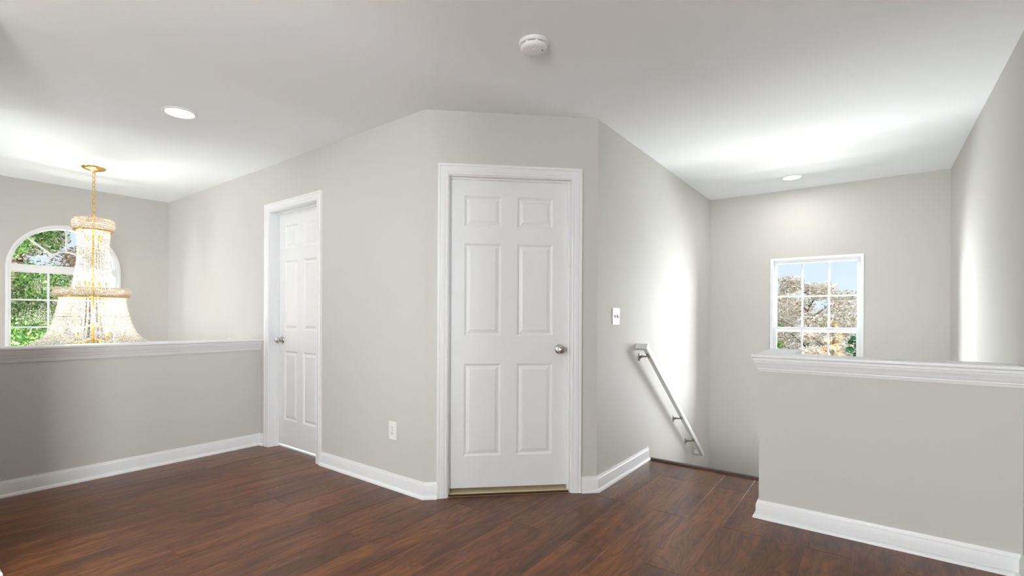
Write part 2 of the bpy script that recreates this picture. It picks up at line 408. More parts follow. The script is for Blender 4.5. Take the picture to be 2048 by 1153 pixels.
for i in range(4): bm.faces.new((vb[i], vb[(i+1) % 4], vt[(i+1) % 4], vt[i]))
struct(link('wall_left', bm, WALL), 'beige wall block at the near left end of the half wall', 'wall')
# foyer far wall with arched opening
WY0, WY1, WCY, WR, WSP = .807, 1.700, 1.2535, .4465, 1.594
WZ0 = .18; DZ0, DZ1 = LOW+.15, -.80
bm = bmesh.new()
NA = 40
arc = [(WCY+WR*math.cos(PI*i/NA), WSP+WR*math.sin(PI*i/NA)) for i in range(NA+1)]   # right -> left (large y -> small y)
ya, yb = YB-.15, yA
for xx, flip in ((xF, False), (xF-.15, True)):
    def quad(p): 
        vs = [bm.verts.new((xx, a, b)) for a, b in p]; bm.faces.new(vs)
    quad([(ya, LOW), (WY0, LOW), (WY0, H), (ya, H)]); quad([(WY1, LOW), (yb, LOW), (yb, H), (WY1, H)])
    quad([(WY0, LOW), (WY1, LOW), (WY1, DZ0), (WY0, DZ0)])
    quad([(WY0, DZ1), (WY1, DZ1), (WY1, WZ0), (WY0, WZ0)])
    for p, q in zip(arc, arc[1:]): quad([p, (p[0], H), (q[0], H), q])
hole = [(WY0, WZ0), (WY1, WZ0)] + arc
hd = [(WY0, DZ0), (WY1, DZ0), (WY1, DZ1), (WY0, DZ1)]
for p, q in list(zip(hole, hole[1:]+hole[:1]))+list(zip(hd, hd[1:]+hd[:1])):
    vs = [bm.verts.new(v) for v in ((xF, *p), (xF, *q), (xF-.15, *q), (xF-.15, *p))]; bm.faces.new(vs)
bmesh.ops.remove_doubles(bm, verts=bm.verts, dist=1e-5)
struct(link('wall_foyer', bm, WALL), 'beige foyer wall around the arched window', 'wall')
bm = bmesh.new(); wall_holes(bm, 'x', YB-.15, YB, xF, xL-T, LOW, H, [(-6.0, -4.8, -.1, 1.9)])
struct(link('wall_foyer_side', bm, WALL), 'beige side wall of the foyer out of view', 'wall')
bm = bmesh.new(); box(bm, (xF-.15, YB-.15, LOW-.1), (xE+T, yW+.15, LOW))
struct(link('floor_foyer', bm, WOODT), 'wood floor of the lower storey', 'floor')
# rooms behind the two doors
bm = bmesh.new()
box(bm, (xF, yA+T, -.1), (x2-T-.9, yW, .008)); box(bm, (-4.116, yA+.083, -.1), (-3.404, yA+T, .008)); 
struct(link('floor_bedroom', bm, LCARPET), 'pale carpet beyond the half-hidden white door', 'floor')
bm = bmesh.new(); box(bm, (xF-.1, yW, -.1), (x2-T, yW+.1, H)); box(bm, (xF-.1, yA+T, -.1), (xF, yW, H))
struct(link('wall_bedroom', bm, WALL), 'walls of the room behind the half-hidden door', 'wall')
bm = bmesh.new(); box(bm, (x1-.15, yA+T+.02, 0), (x1-.05, yW-.02, H))
struct(link('wall_closet', bm, WALL), 'partition between closet and bedroom', 'wall')

# half walls
CAPZ = .936
bm = bmesh.new(); box(bm, (xL-T, YC, -.25), (xL, yA, CAPZ-.022))
struct(link('wall_low_left', bm, WALL), 'beige half wall between the landing and the foyer', 'half wall')
bm = bmesh.new()
yR = 3.735
box(bm, (xh, yH, -.25), (xE, yH+T, CAPZ-.022)); box(bm, (xh, yH+T, -.25), (xh+T, yR, CAPZ-.022))
bmesh.ops.remove_doubles(bm, verts=bm.verts, dist=1e-5)
struct(link('wall_low_right', bm, WALL), 'beige half wall guarding the stairwell on the right', 'half wall')

def cap_board(bm, poly, z0, z1, r=.009):
    n = 5; prof = []
    vb = []
    offs = [(0, z0+r)] ; 
    rows = []
    sec = [(-r, z0)] + [(-r+r*math.sin(PI/2*i/n), z0+r-r*math.cos(PI/2*i/n)) for i in range(1, n+1)] + [(-r+r*math.cos(PI/2*i/n), z1-r+r*math.sin(PI/2*i/n)) for i in range(0, n+1)]
    P = [Vector(p) for p in poly]; m = len(P)
    for o, z in sec:
        ring = []
        for i in range(m):
            a, b = P[i]-P[i-1], P[(i+1) % m]-P[i]
            na, nb = Vector((a.y, -a.x)).normalized(), Vector((b.y, -b.x)).normalized()
            q = na+nb; q = q/q.dot(na); ring.append(bm.verts.new((P[i].x+q.x*o, P[i].y+q.y*o, z)))
        rows.append(ring)
    for a, b in zip(rows, rows[1:]):
        for i in range(m): bm.faces.new((a[i], a[(i+1) % m], b[(i+1) % m], b[i]))
    bm.faces.new(rows[0][::-1]); bm.faces.new(rows[-1])
# crown-like bed moulding, offset outward from the wall face
BED = [(0, .838), (.006, .838), (.008, .850), (.0095, .852), (.0095, .857), (.012, .860), (.015, .872), (.020, .884), (.0255, .893), (.0255, .898), (.029, .901), (.030, .9145), (0, .9145)]
OV = .040
t1 = empty('trim_1', (xL-T/2, 1.2, .9)); struct(t1, 'white moulded cap along the left half wall by the foyer', 'trim')
bm = bmesh.new(); cap_board(bm, [(xL-T-OV, YC), (xL+OV, YC), (xL+OV, yA), (xL-T-OV, yA)], CAPZ-.0215, CAPZ)
autosmooth(link('cap_board', bm, TRIM, t1))
bm = bmesh.new(); sweep(bm, [(xL, yA), (xL, YC)], BED)      # left of travel(-y) is +x
sweep(bm, [(xL-T, YC), (xL-T, yA)], BED)
autosmooth(link('bed_moulding', bm, TRIM, t1))
bm = bmesh.new(); box(bm, (xL-T-OV-.035, yA-.20, CAPZ-.012), (xL-T-OV+.012, yA-.012, CAPZ+.006), .002)
o = link('cap_filler_strip', bm, TRIM, t1)
t2 = empty('trim_2', (xh, yH, .9)); struct(t2, 'white moulded cap on the right half wall by the stairs', 'trim')
bm = bmesh.new()
O2 = .036
cap_board(bm, [(xh-O2, yH-OV), (xE, yH-OV), (xE, yH+T+OV), (xh+T+O2, yH+T+OV), (xh+T+O2, yR+OV), (xh-O2, yR+OV)], CAPZ-.0215, CAPZ)
autosmooth(link('cap_board', bm, TRIM, t2))
bm = bmesh.new()
sweep(bm, [(xE, yH), (xh, yH), (xh, yR), (xh+T, yR), (xh+T, yH+T), (xE, yH+T)][::-1], BED) if False else sweep(bm, [(xE, yH+T), (xh+T, yH+T), (xh+T, yR), (xh, yR), (xh, yH), (xE, yH)], [(-a, b) for a, b in BED])
autosmooth(link('bed_moulding', bm, TRIM, t2))

# baseboards with shoe moulding (offset outward, height)
BASE = [(0, 0), (.028, 0), (.0275, .008), (.0245, .015), (.019, .0195), (.0135, .021), (.0135, .074), (.0120, .078), (.0120, .082), (.0085, .088), (.0070, .096), (.0055, .101), (0, .101)]
def baseboard(name, path, label):
    bm = bmesh.new(); sweep(bm, path, [(-a, b) for a, b in BASE]); o = link(name, bm, TRIM); autosmooth(o, 30)
    return struct(o, label, 'baseboard')
c45 = 2**-.5
def chp(t): return (x1+t*c45, yA+t*c45)
# travel with the wall on the LEFT (room on the right)
baseboard('baseboard_left', [(XB, -2.4), (XB, YC), (xL, YC), (xL, yA), (-4.197, yA)], 'white baseboard along the foot of the left half wall')
baseboard('baseboard_back', [(-3.327, yA), (x1, yA), chp(.079)], 'white baseboard between the two doors, wrapping the angled corner')
baseboard('baseboard_stair', [chp(1.012), (x2, y2), (x2, yS-.015)], 'white baseboard from the closet door to the stair edge')
baseboard('baseboard_right', [(xh+.02, yS-.12), (xh, yS-.12), (xh, yH), (xE, yH), (xE, -2.4)], 'white baseboard along the foot of the right half wall')

# nosing at the stair edge, stairs going down
bm = bmesh.new()
sweep(bm, [(x2+.001, yS), (xh+.004, yS)], [(-.022, -.002), (-.022, .0035), (-.019, .009), (-.012, .0125), (.022, .0125), (.030, .009), (.033, .001), (.030, -.012), (.022, -.018), (-.002, -.018), (-.002, -.002)])
autosmooth(link('trim_3', bm, NOSE), 40); struct(bpy.data.objects['trim_3'], 'dark stained nosing strip at the top of the stairs', 'trim')
st = empty('staircase', (x2+.45, yS, -.95)); struct(st, 'flight of steps going down behind the dark nosing', 'stairs')
yy = yS
for i in range(1, 5):
    bm = bmesh.new(); box(bm, (x2+.002, yy, -.19*i-.04), (xh+T-.002, yy+.265, -.19*i), .004); box(bm, (x2+.002, yy-.012, -.19*i-.02), (xh+T-.002, yy+.004, -.19*(i-1)-.045 if i > 1 else -.03))
    link('step', bm, WOODT, st); yy += .265
bm = bmesh.new(); box(bm, (x2+.002, yy, -.99), (xE-.002, yW-.002, -.95)); link('landing', bm, WOODT, st)
y3 = yy
for i in range(1, 3):
    bm = bmesh.new(); box(bm, (xh+T+.002, y3-.265, -.95-.19*i-.04), (xE-.002, y3, -.95-.19*i), .004); link('step', bm, WOODT, st); y3 -= .265

# ------------------------------------------------------------------ doors
def casing_prof():   # (offset outward from the opening edge, projection from the wall)
    return [(.000, 0), (.000, .009), (.004, .0115), (.010, .0125), (.012, .0105), (.015, .0105), (.018, .0125), (.030, .0145), (.044, .0160), (.046, .0135), (.049, .0135), (.052, .0175), (.064, .0180), (.066, .0165), (.066, 0)]
def door_slab(w_, h0, h1, cols, rows, th=.035):
    """front face at y=0 looking to -y; panels are moulded"""
    bm = bmesh.new()
    xs = sorted({0, w_, *[v for c in cols for v in c]}); zs = sorted({h0, h1, *[v for r in rows for v in r]})
    def V(x, y, z): return bm.verts.new((x, y, z))
    for side, s in ((0, 1), (th, -1)):
        for i in range(len(xs)-1):
            for j in range(len(zs)-1):
                a, b, c, e = xs[i], xs[i+1], zs[j], zs[j+1]
                pan = any(abs(a-q[0]) < 1e-6 for q in cols) and any(abs(c-q[0]) < 1e-6 for q in rows)
                if not pan:
                    bm.faces.new((V(a, side, c), V(b, side, c), V(b, side, e), V(a, side, e))); continue
                rings = []
                for ins, dep in ((0, 0), (.004, .0035), (.009, .0050), (.013, .0095), (.016, .0095), (.036, .0030), (.0375, .0012)):
                    y = side+s*dep
                    rings.append([V(a+ins, y, c+ins), V(b-ins, y, c+ins), V(b-ins, y, e-ins), V(a+ins, y, e-ins)])
                for r0, r1 in zip(rings, rings[1:]):
                    for k in range(4): bm.faces.new((r0[k], r0[(k+1) % 4], r1[(k+1) % 4], r1[k]))
                bm.faces.new(rings[-1])
    for a, b in (((0, h0), (w_, h0)), ((w_, h0), (w_, h1)), ((w_, h1), (0, h1)), ((0, h1), (0, h0))):
        bm.faces.new((V(a[0], 0, a[1]), V(b[0], 0, b[1]), V(b[0], th, b[1]), V(a[0], th, a[1])))
    bmesh.ops.remove_doubles(bm, verts=bm.verts, dist=1e-5)
    return bm
ROWS = [(.242, .838), (1.020, 1.614), (1.722, 1.920)]
def knob_meshes(parent, M, far=True, m=NICKEL):
    k = bmesh.new(); lathe(k, [(.0, -.062), (.010, -.0622), (.0125, -.0605), (.016, -.0605), (.0215, -.060), (.0255, -.055), (.0262, -.047), (.0235, -.038), (.017, -.031), (.0125, -.027), (.0115, -.012)], axis='Y', seg=32, close=False)
    xf(k, M); ko = link('knob', k, m, parent, True)
    r = bmesh.new(); lathe(r, [(.0, -.013), (.014, -.013), (.022, -.0115), (.029, -.008), (.0325, -.003), (.033, .0)], axis='Y', seg=32, close=False)
    xf(r, M); ro = link('rose', r, m, parent, True)
    ko['label'] = 'satin nickel knob'; ro['label'] = 'satin nickel rose plate'
    return ko
def build_door(name, M, a0, a1, top, yd, cols_w, knob_x, label, bottom, stop_front):
    """M maps local wall frame (x along wall, y into wall) to world. a0..a1 clear opening, yd = depth of slab front"""
    e = empty(name, M @ Vector(((a0+a1)/2, 0, 0))); struct(e, label, 'door')
    # jamb lining
    bm = bmesh.new(); J = .018
    box(bm, (a0-J, -.001, 0), (a0, T+.001, top)); box(bm, (a1, -.001, 0), (a1+J, T+.001, top)); box(bm, (a0-J, -.001, top), (a1+J, T+.001, top+J))
    # stops
    s0, s1 = stop_front
    for q0, q1 in (((a0, s0, 0), (a0+.010, s1, top-.010)), ((a1-.010, s0, 0), (a1, s1, top-.010)), ((a0, s0, top-.010), (a1, s1, top))): box(bm, q0, q1)
    xf(bm, M); link('jamb', bm, TRIM, e)
    for sgn, yy_ in ((-1, 0), (1, T)):
        bm = bmesh.new(); r = .006
        sweep(bm, [(a0-r, 0), (a0-r, top+r), (a1+r, top+r), (a1+r, 0)], casing_prof(), mapf=lambda p: (p[0], yy_+sgn*p[2], p[1]))
        xf(bm, M); autosmooth(link('casing', bm, TRIM, e), 30)
    g = .003
    bm = door_slab(a1-a0-2*g, bottom, top-g, cols_w, ROWS)
    xf(bm, M @ Matrix.Translation((a0+g, yd, 0))); sl = link('slab', bm, DOORM, e)
    kx = a0+g+knob_x
    knob_meshes(e, M @ Matrix.Translation((kx, yd, .93)))
    back = M @ Matrix.Translation((kx, yd+.035, .93)) @ Matrix.Rotation(PI, 4, 'Z'); knob_meshes(e, back)
    return e, sl
MC = rot_ch()
d1, s1 = build_door('door_1', Matrix.Translation((0, yA, 0)), -4.117, -3.403, 2.034, .078, [(.100, .303), (.394, .608)], .062,
           'white six-panel door set deep in its frame beside the half wall', .026, (.064, .0775))
d2, s2 = build_door('door_2', MC, .149, .938, 2.032, .050, [(.097, .336), (.441, .677)], .726,
           'white six-panel closet door in the angled wall', .039, (.036, .0495))
# strips under the doors
bm = bmesh.new(); box(bm, (.152, .012, -.001), (.935, .034, .0065), .002); xf(bm, MC); struct(link('trim_4', bm, NOSE), 'dark threshold strip under the closet door', 'threshold')
bm = bmesh.new(); box(bm, (.15, .034, -.02), (.937, .9, .012)); xf(bm, MC); struct(link('floor_closet', bm, CARPET), 'tan carpet showing under the closet door', 'carpet')

# ------------------------------------------------------------------ windows
def win_rect_frame(bm, a0, a1, z0, z1, w_, y0, y1, put):
    for q in (((a0, y0, z0), (a0+w_, y1, z1)), ((a1-w_, y0, z0), (a1, y1, z1)), ((a0+w_, y0, z0), (a1-w_, y1, z0+w_)), ((a0+w_, y0, z1-w_), (a1-w_, y1, z1))): put(bm, *q)
def sash(name, parent, a0, a1, z0, z1, w_, y0, y1, ncol, nrow, put, mw=.017):
    bm = bmesh.new(); win_rect_frame(bm, a0, a1, z0, z1, w_, y0, y1, put)
    s = link(name, bm, VINYL, parent)
    gx0, gx1, gz0, gz1 = a0+w_, a1-w_, z0+w_, z1-w_
    ym = (y0+y1)/2
    bm = bmesh.new()
    for i in range(1, ncol): x = gx0+(gx1-gx0)*i/ncol; put(bm, (x-mw/2, ym-.007, gz0), (x+mw/2, ym+.007, gz1))
    for j in range(1, nrow): z = gz0+(gz1-gz0)*j/nrow; put(bm, (gx0, ym-.006, z-mw/2), (gx1, ym+.006, z+mw/2))
    link('muntins', bm, VINYL, s)
    bm = bmesh.new(); put(bm, (gx0-.004, ym-.002, gz0-.004), (gx1+.004, ym+.002, gz1+.004)); link('glass', bm, GLASS, s)
    return s
def put_x(bm, a, b): box(bm, (a[0], yW+a[1], a[2]), (b[0], yW+b[1], b[2]), .0015)
w2 = empty('window_2', ((W2[0]+W2[1])/2, yW, W2[2])); struct(w2, 'white double-hung window with small panes at the stairwell end', 'window')
bm = bmesh.new(); win_rect_frame(bm, W2[0], W2[1], W2[2], W2[3], .026, -.010, .125, put_x); link('frame', bm, VINYL, w2)
i0, i1 = W2[0]+.026, W2[1]-.026
sash('upper_sash', w2, i0, i1, 1.000, W2[3]-.026, .026, .055, .085, 3, 2, put_x)
sash('lower_sash', w2, i0, i1, W2[2]+.026, 1.052, .030, .018, .048, 3, 2, put_x)
bm = bmesh.new(); put_x(bm, (-.60, .002, 1.040), (-.545, .018, 1.054)); link('sash_lock', bm, VINYL, w2)
bm = bmesh.new(); put_x(bm, (-.35, .002, 1.040), (-.295, .018, 1.054)); link('sash_lock', bm, VINYL, w2)

w1 = empty('window_1', (xF, WCY, WZ0)); struct(w1, 'white arched window with small panes behind the chandelier', 'window')
def put_y(bm, a, b): box(bm, (xF-a[1], a[0], a[2]), (xF-b[1], b[0], b[2]), .0015)
# frame: sweep around the arch outline
FWm = .040
outl = [(WY0, WZ0), (WY1, WZ0)] + arc
outl = [p for i, p in enumerate(outl) if i == 0 or (Vector(p)-Vector(outl[i-1])).length > 1e-4]
bm = bmesh.new()
sweep(bm, outl, [(0, -.10), (0, .012), (.006, .016), (.022, .016), (.026, .008), (FWm, .006), (FWm, -.10)], mapf=lambda p: (xF+p[2], p[0], p[1]), closed=True)
autosmooth(link('frame', bm, VINYL, w1), 30)
TZ0, TZ1 = 1.549, 1.636
bm = bmesh.new(); box(bm, (xF-.08, WY0+.03, TZ0+.012), (xF+.010, WY1-.03, TZ1-.012), .003); link('transom_bar', bm, VINYL, w1)
sash('sash', w1, WY0+FWm-.014, WY1-FWm+.014, WZ0+FWm-.014, TZ0+.014, .014, .012, .040, 3, 5, put_y, .016)
bm = bmesh.new()
ri = WR-FWm
def fan_bar(p, q, wd=.008, dx=0):
    P, Q = Vector(p), Vector(q); dd = (Q-P).normalized(); nn = Vector((-dd.y, dd.x))*wd
    c = [P+nn, P-nn, Q-nn, Q+nn]
    a = [bm.verts.new((xF-.016-dx, v.x, v.y)) for v in c]; b = [bm.verts.new((xF-.030-dx, v.x, v.y)) for v in c]
    bm.faces.new(a); bm.faces.new(b[::-1])
    for i in range(4): bm.faces.new((a[i], b[i], b[(i+1) % 4], a[(i+1) % 4]))
hz, hr = 1.625, .150
for k in range(24):
    a0_, a1_ = PI*k/24, PI*(k+1)/24
    fan_bar((WCY+hr*math.cos(a0_), hz+hr*math.sin(a0_)), (WCY+hr*math.cos(a1_), hz+hr*math.sin(a1_)))
for ang in (45, 90, 135):
    a_ = math.radians(ang); cz = WSP
    fan_bar((WCY+hr*math.cos(a_), hz+hr*math.sin(a_)), (WCY+(ri+.01)*math.cos(a_), cz+(ri+.01)*math.sin(a_)), .008, .0015)
fan_bar((WCY-.014, hz+hr-.004), (WCY+.014, hz+hr-.004), .010, -.0015)
link('fan_muntins', bm, VINYL, w1)
bm = bmesh.new()
ring = [(WCY+(ri+.004)*math.cos(PI*i/30), WSP+(ri+.004)*math.sin(PI*i/30)) for i in range(31)]
va = [bm.verts.new((xF-.021, *p)) for p in ring]; vb = [bm.verts.new((xF-.025, *p)) for p in ring]
bm.faces.new(va); bm.faces.new(vb[::-1])
for i in range(31): bm.faces.new((va[i], vb[i], vb[(i+1) % 31], va[(i+1) % 31]))
link('fan_glass', bm, GLASS, w1)
def plain_window(name, M, w_, z0, z1, nc, nr, label):  # frames and glass for the unseen windows added to let fill light in
    e = empty(name, M @ Vector((0, 0, z0))); struct(e, label, 'window')
    put = lambda bm, a, b: box(bm, a, b)
    bm = bmesh.new(); win_rect_frame(bm, -w_/2, w_/2, z0, z1, .045, -.012, .10, put); xf(bm, M); link('frame', bm, VINYL, e)
    bm = bmesh.new(); win_rect_frame(bm, -w_/2+.045, w_/2-.045, z0+.045, z1-.045, .03, .03, .06, put)
    for i in range(1, nc): x = -w_/2+w_*i/nc; box(bm, (x-.009, .038, z0+.05), (x+.009, .052, z1-.05))
    for j in range(1, nr): z = z0+(z1-z0)*j/nr; box(bm, (-w_/2+.05, .039, z-.009), (w_/2-.05, .051, z+.009))
    xf(bm, M); link('sash', bm, VINYL, e)
    bm = bmesh.new(); box(bm, (-w_/2+.06, .043, z0+.06), (w_/2-.06, .047, z1-.06)); xf(bm, M); link('glass', bm, GLASS, e)
RZ = lambda deg: Matrix.Rotation(math.radians(deg), 4, 'Z')
plain_window('fill_window_3', Matrix.Translation((-2.55, YB, 0)) @ RZ(180), .86, .35, 2.2, 2, 3, 'tall narrow white window added behind the viewpoint for fill light')
plain_window('fill_window_7', Matrix.Translation((.19, YB, 0)) @ RZ(180), .60, .35, 2.2, 1, 3, 'second tall narrow window added behind the viewpoint for fill light, by the right wall')
plain_window('fill_window_4', Matrix.Translation((xE, -1.3, 0)) @ RZ(-90), 1.4, .75, 2.1, 3, 2, 'white window added for fill light in the right wall behind the viewpoint')
plain_window('fill_window_5', Matrix.Translation((-5.4, YB, 0)) @ RZ(180), 1.2, -.1, 1.9, 3, 4, 'tall white window added for fill light in the foyer side wall')
plain_window('fill_window_6', Matrix.Translation((xF, WCY, 0)) @ RZ(90), WY1-WY0, DZ0, DZ1, 2, 4, 'unseen glazed panel added below the arched window for fill light')

# ------------------------------------------------------------------ handrail
hr_ = empty('handrail', (x2, 4.3, .4)); tag(hr_, 'pale grey wooden handrail sloping down on metal brackets on the stair wall', 'handrail')
xr = x2+.075
A_ = Vector((xr, 3.612, .918)); B_ = Vector((xr, 5.165, -.222))
def rail_sec(hw, hh, r=.006):
    pts = []
    for sx_, sz_, a0_ in ((1, -1, -90), (1, 1, 0), (-1, 1, 90), (-1, -1, 180)):
        for k in range(4):
            a_ = math.radians(a0_+30*k); pts.append((sx_*(hw-r)+r*math.cos(a_), sz_*(hh-r)+r*math.sin(a_)))
    return pts
def rail_mesh(bm, path, hw, hh):
    """rail in plane sequence with mitred corners; path of 3-D points; local frame: n=cross"""
    P = [Vector(p) for p in path]; rings = []
    dirs = [(P[i+1]-P[i]).normalized() for i in range(len(P)-1)]
    sec = rail_sec(hw, hh)
    # section frame carried on each segment: up vector = along-wall normal to segment
    dB = dirs[1]; up0 = Vector((1, 0, 0)).cross(dB).normalized()
    if up0.z < 0: up0 = -up0
    for i in range(len(P)):
        if i in (0, 1): dseg, pln_n = dirs[0], (dirs[0] if i == 0 else (dirs[0]+dirs[1]).normalized())
        elif i == 2: dseg, pln_n = dirs[1], (dirs[1]+dirs[2]).normalized()
        else: dseg, pln_n = dirs[2], dirs[2]
        up = up0
        side = dseg.cross(up).normalized()
        ring = []
        for a_, b_ in sec:
            p = P[i]+side*a_+up*b_; t = (P[i]-p).dot(pln_n)/dseg.dot(pln_n); ring.append(bm.verts.new(p+dseg*t))
        rings.append(ring)
    for a, b in zip(rings, rings[1:]):
        n = len(a)
        for i in range(n): bm.faces.new((a[i], a[(i+1) % n], b[(i+1) % n], b[i]))
    bm.faces.new(rings[0][::-1]); bm.faces.new(rings[-1])
bm = bmesh.new(); rail_mesh(bm, [(x2+.002, A_.y, A_.z), A_, B_, (x2+.002, B_.y, B_.z)], .017, .023)
autosmooth(link('rail', bm, RAILP, hr_), 35)
def bracket(yw, zw, yr):
    t = (yr-A_.y)/(B_.y-A_.y); zr = A_.z+(B_.z-A_.z)*t-.030
    b = bmesh.new()
    lathe(b, [(.0, .009), (.012, .009), (.021, .006), (.025, .002), (.025, .0)], c=(0, 0, 0), axis='X', seg=20, close=False)
    bmesh.ops.scale(b, vec=(1, .75, 1.25), verts=b.verts); bmesh.ops.translate(b, vec=(x2, yw, zw), verts=b.verts)
    tube(b, [(x2+.005, yw, zw), (x2+.028, yw+.01*(yr-yw), zw+.006), (x2+.055, yw+.5*(yr-yw), zw+.4*(zr-zw)), (xr, yr, zr)], [.013, .008, .0065, .009], 10)
    n = Vector((0, B_.y-A_.y, B_.z-A_.z)).normalized()
    tube(b, [Vector((xr, yr, zr+.002))-n*.026, Vector((xr, yr, zr+.002))+n*.026], .0075, 8)
    o = link('bracket', b, BRACKET, hr_, True); o['label'] = 'dark metal wall bracket'
bracket(3.675, .836, 3.66); bracket(4.505, .226, 4.49); bracket(4.87, -.050, 4.86)

# ------------------------------------------------------------------ switch and outlet
sw = empty('light_switch', (x2, 3.234, 1.148)); tag(sw, 'white double toggle switch plate above the handrail start', 'switch')
bm = bmesh.new(); box(bm, (x2+.0003, 3.234-.058, 1.148-.0575), (x2+.006, 3.234+.058, 1.148+.0575), .0025); link('plate', bm, PLAST, sw)
for k, (yy_, up) in enumerate(((3.211, 1), (3.257, -1))):
    bm = bmesh.new(); box(bm, (x2+.004, yy_-.006, 1.148-.012), (x2+.0075, yy_+.006, 1.148+.012)); f = link('toggle_slot', bm, mat('slot_grey', (.25, .25, .25), .6), sw)
    bm = bmesh.new(); box(bm, (-.001, -.0045, -.005), (.017, .0045, .005), .0015); xf(bm, Matrix.Translation((x2+.005, yy_, 1.148)) @ Matrix.Rotation(-up*math.radians(28), 4, 'Y')); link('toggle', bm, PLAST, sw)
    for s_ in (-1, 1):
        bm = bmesh.new(); lathe(bm, [(.0, .0072), (.002, .0072), (.0032, .006)], c=(x2, yy_, 1.148+s_*.030), axis='X', seg=10, close=False); link('screw', bm, NICKEL, sw)
ou = empty('wall_outlet', (-2.506, yA, .384)); tag(ou, 'white duplex power outlet low on the wall between the doors', 'outlet')
bm = bmesh.new(); box(bm, (-2.506-.037, yA-.006, .384-.060), (-2.506+.037, yA-.0003, .384+.060), .0025); link('plate', bm, PLAST, ou)
for dz in (-.0195, .0195):
    bm = bmesh.new(); lathe(bm, [(.0, -.0075), (.0145, -.0075), (.0155, -.0065), (.0155, -.004)], axis='Y', seg=24, close=False)
    bmesh.ops.scale(bm, vec=(1.05, 1, .92), verts=bm.verts); bmesh.ops.translate(bm, vec=(-2.506, yA, .384+dz), verts=bm.verts)
    r = link('receptacle', bm, PLAST, ou)
    bm = bmesh.new()
    for dx, hh in ((-.0062, .0052), (.0062, .0042)): box(bm, (-2.506+dx-.0013, yA-.0082, .384+dz+.0035-hh), (-2.506+dx+.0013, yA-.006, .384+dz+.0035+hh))
    lathe(bm, [(.0026, -.0082), (.0026, -.006)], c=(-2.506, yA, .384+dz-.008), axis='Y', seg=10); link('slots', bm, DARKSLOT, r)
bm = bmesh.new(); lathe(bm, [(.0, -.0074), (.0025, -.0074), (.0035, -.006)], c=(-2.506, yA, .384), axis='Y', seg=10, close=False); link('screw', bm, NICKEL, ou)

# ------------------------------------------------------------------ ceiling fixtures
def recessed(x, y, r_out, r_in, watt, label):
    e = empty('recessed_light', (x, y, H)); tag(e, label, 'ceiling light', 'recessed ceiling downlights')
    bm = bmesh.new(); lathe(bm, [(r_in, -.003), (r_in+.004, -.0065), (r_out-.006, -.006), (r_out, -.003), (r_out, 0)], c=(x, y, H), seg=48, close=False); link('trim_ring', bm, PLAST, e, True)
    bm = bmesh.new(); lathe(bm, [(.0, -.0035), (r_in*.6, -.0038), (r_in+.001, -.003)], c=(x, y, H), seg=48, close=False); link('lens', bm, LED, e, True)
    l = bpy.data.lights.new('downlight_glow', 'AREA'); l.shape = 'DISK'; l.size = r_in*2; l.energy = watt; l.color = (1, .97, .93)
    o = bpy.data.objects.new('downlight_glow', l); COL.objects.link(o); o.location = (x, y, H-.008)
    return e
recessed(-3.505, 1.237, .100, .080, 4.1, 'round lit downlight in the ceiling near the chandelier')
recessed(-.590, 5.250, .093, .072, 4.9, 'round lit downlight in the ceiling above the stairwell window')
recessed(-2.2, -.9, .095, .074, 4.9, 'round lit downlight added for fill in the ceiling behind the viewpoint, nearer the foyer')  # unseen downlight, added to brighten the landing from behind the camera
recessed(-.5, -.9, .095, .074, 4.9, 'round lit downlight added for fill in the ceiling behind the viewpoint, nearer the right wall')  # second unseen downlight added as fill
sd = empty('smoke_detector', (-1.268, 1.938, H)); tag(sd, 'round white smoke detector on the ceiling in front of the closet door', 'smoke detector')
dx_, dy_ = -1.268, 1.938
bm = bmesh.new(); lathe(bm, [(.068, 0), (.0685, -.006), (.067, -.014), (.0625, -.0175), (.060, -.018)], c=(dx_, dy_, H), seg=56, close=True); autosmooth(link('base', bm, PLAST, sd))
bm = bmesh.new(); lathe(bm, [(.060, -.017), (.0585, -.0185), (.0585, -.0225), (.060, -.023)], c=(dx_, dy_, H), seg=56, close=False)
link('vent_groove', bm, DARKSLOT, sd)
bm = bmesh.new(); NR = 96
def rib_r(k): return .0625 if (k % 12) in (0, 1) else .0590
ri_ = [[bm.verts.new((dx_+rib_r(k)*math.cos(2*PI*k/NR), dy_+rib_r(k)*math.sin(2*PI*k/NR), H+z)) for k in range(NR)] for z in (-.0175, -.0225)]
for k in range(NR):
    if rib_r(k) > .06 or rib_r((k+1) % NR) > .06: bm.faces.new((ri_[0][k], ri_[0][(k+1) % NR], ri_[1][(k+1) % NR], ri_[1][k]))
link('vent_ribs', bm, PLAST, sd)
bm = bmesh.new(); lathe(bm, [(.062, -.0215), (.0625, -.025), (.061, -.032), (.056, -.038), (.046, -.0415), (.020, -.043), (.0, -.043)], c=(dx_, dy_, H), seg=56, close=False); autosmooth(link('cover', bm, PLAST, sd))
bm = bmesh.new(); lathe(bm, [(.0, -.045), (.010, -.0448), (.012, -.042)], c=(dx_+.012, dy_-.010, H), seg=24, close=False); link('test_button', bm, PLAST, sd)
bm = bmesh.new(); box(bm, (dx_+.036, dy_+.012, H-.0425), (dx_+.040, dy_+.022, H-.0395)); link('sound_slot', bm, DARKSLOT, sd)

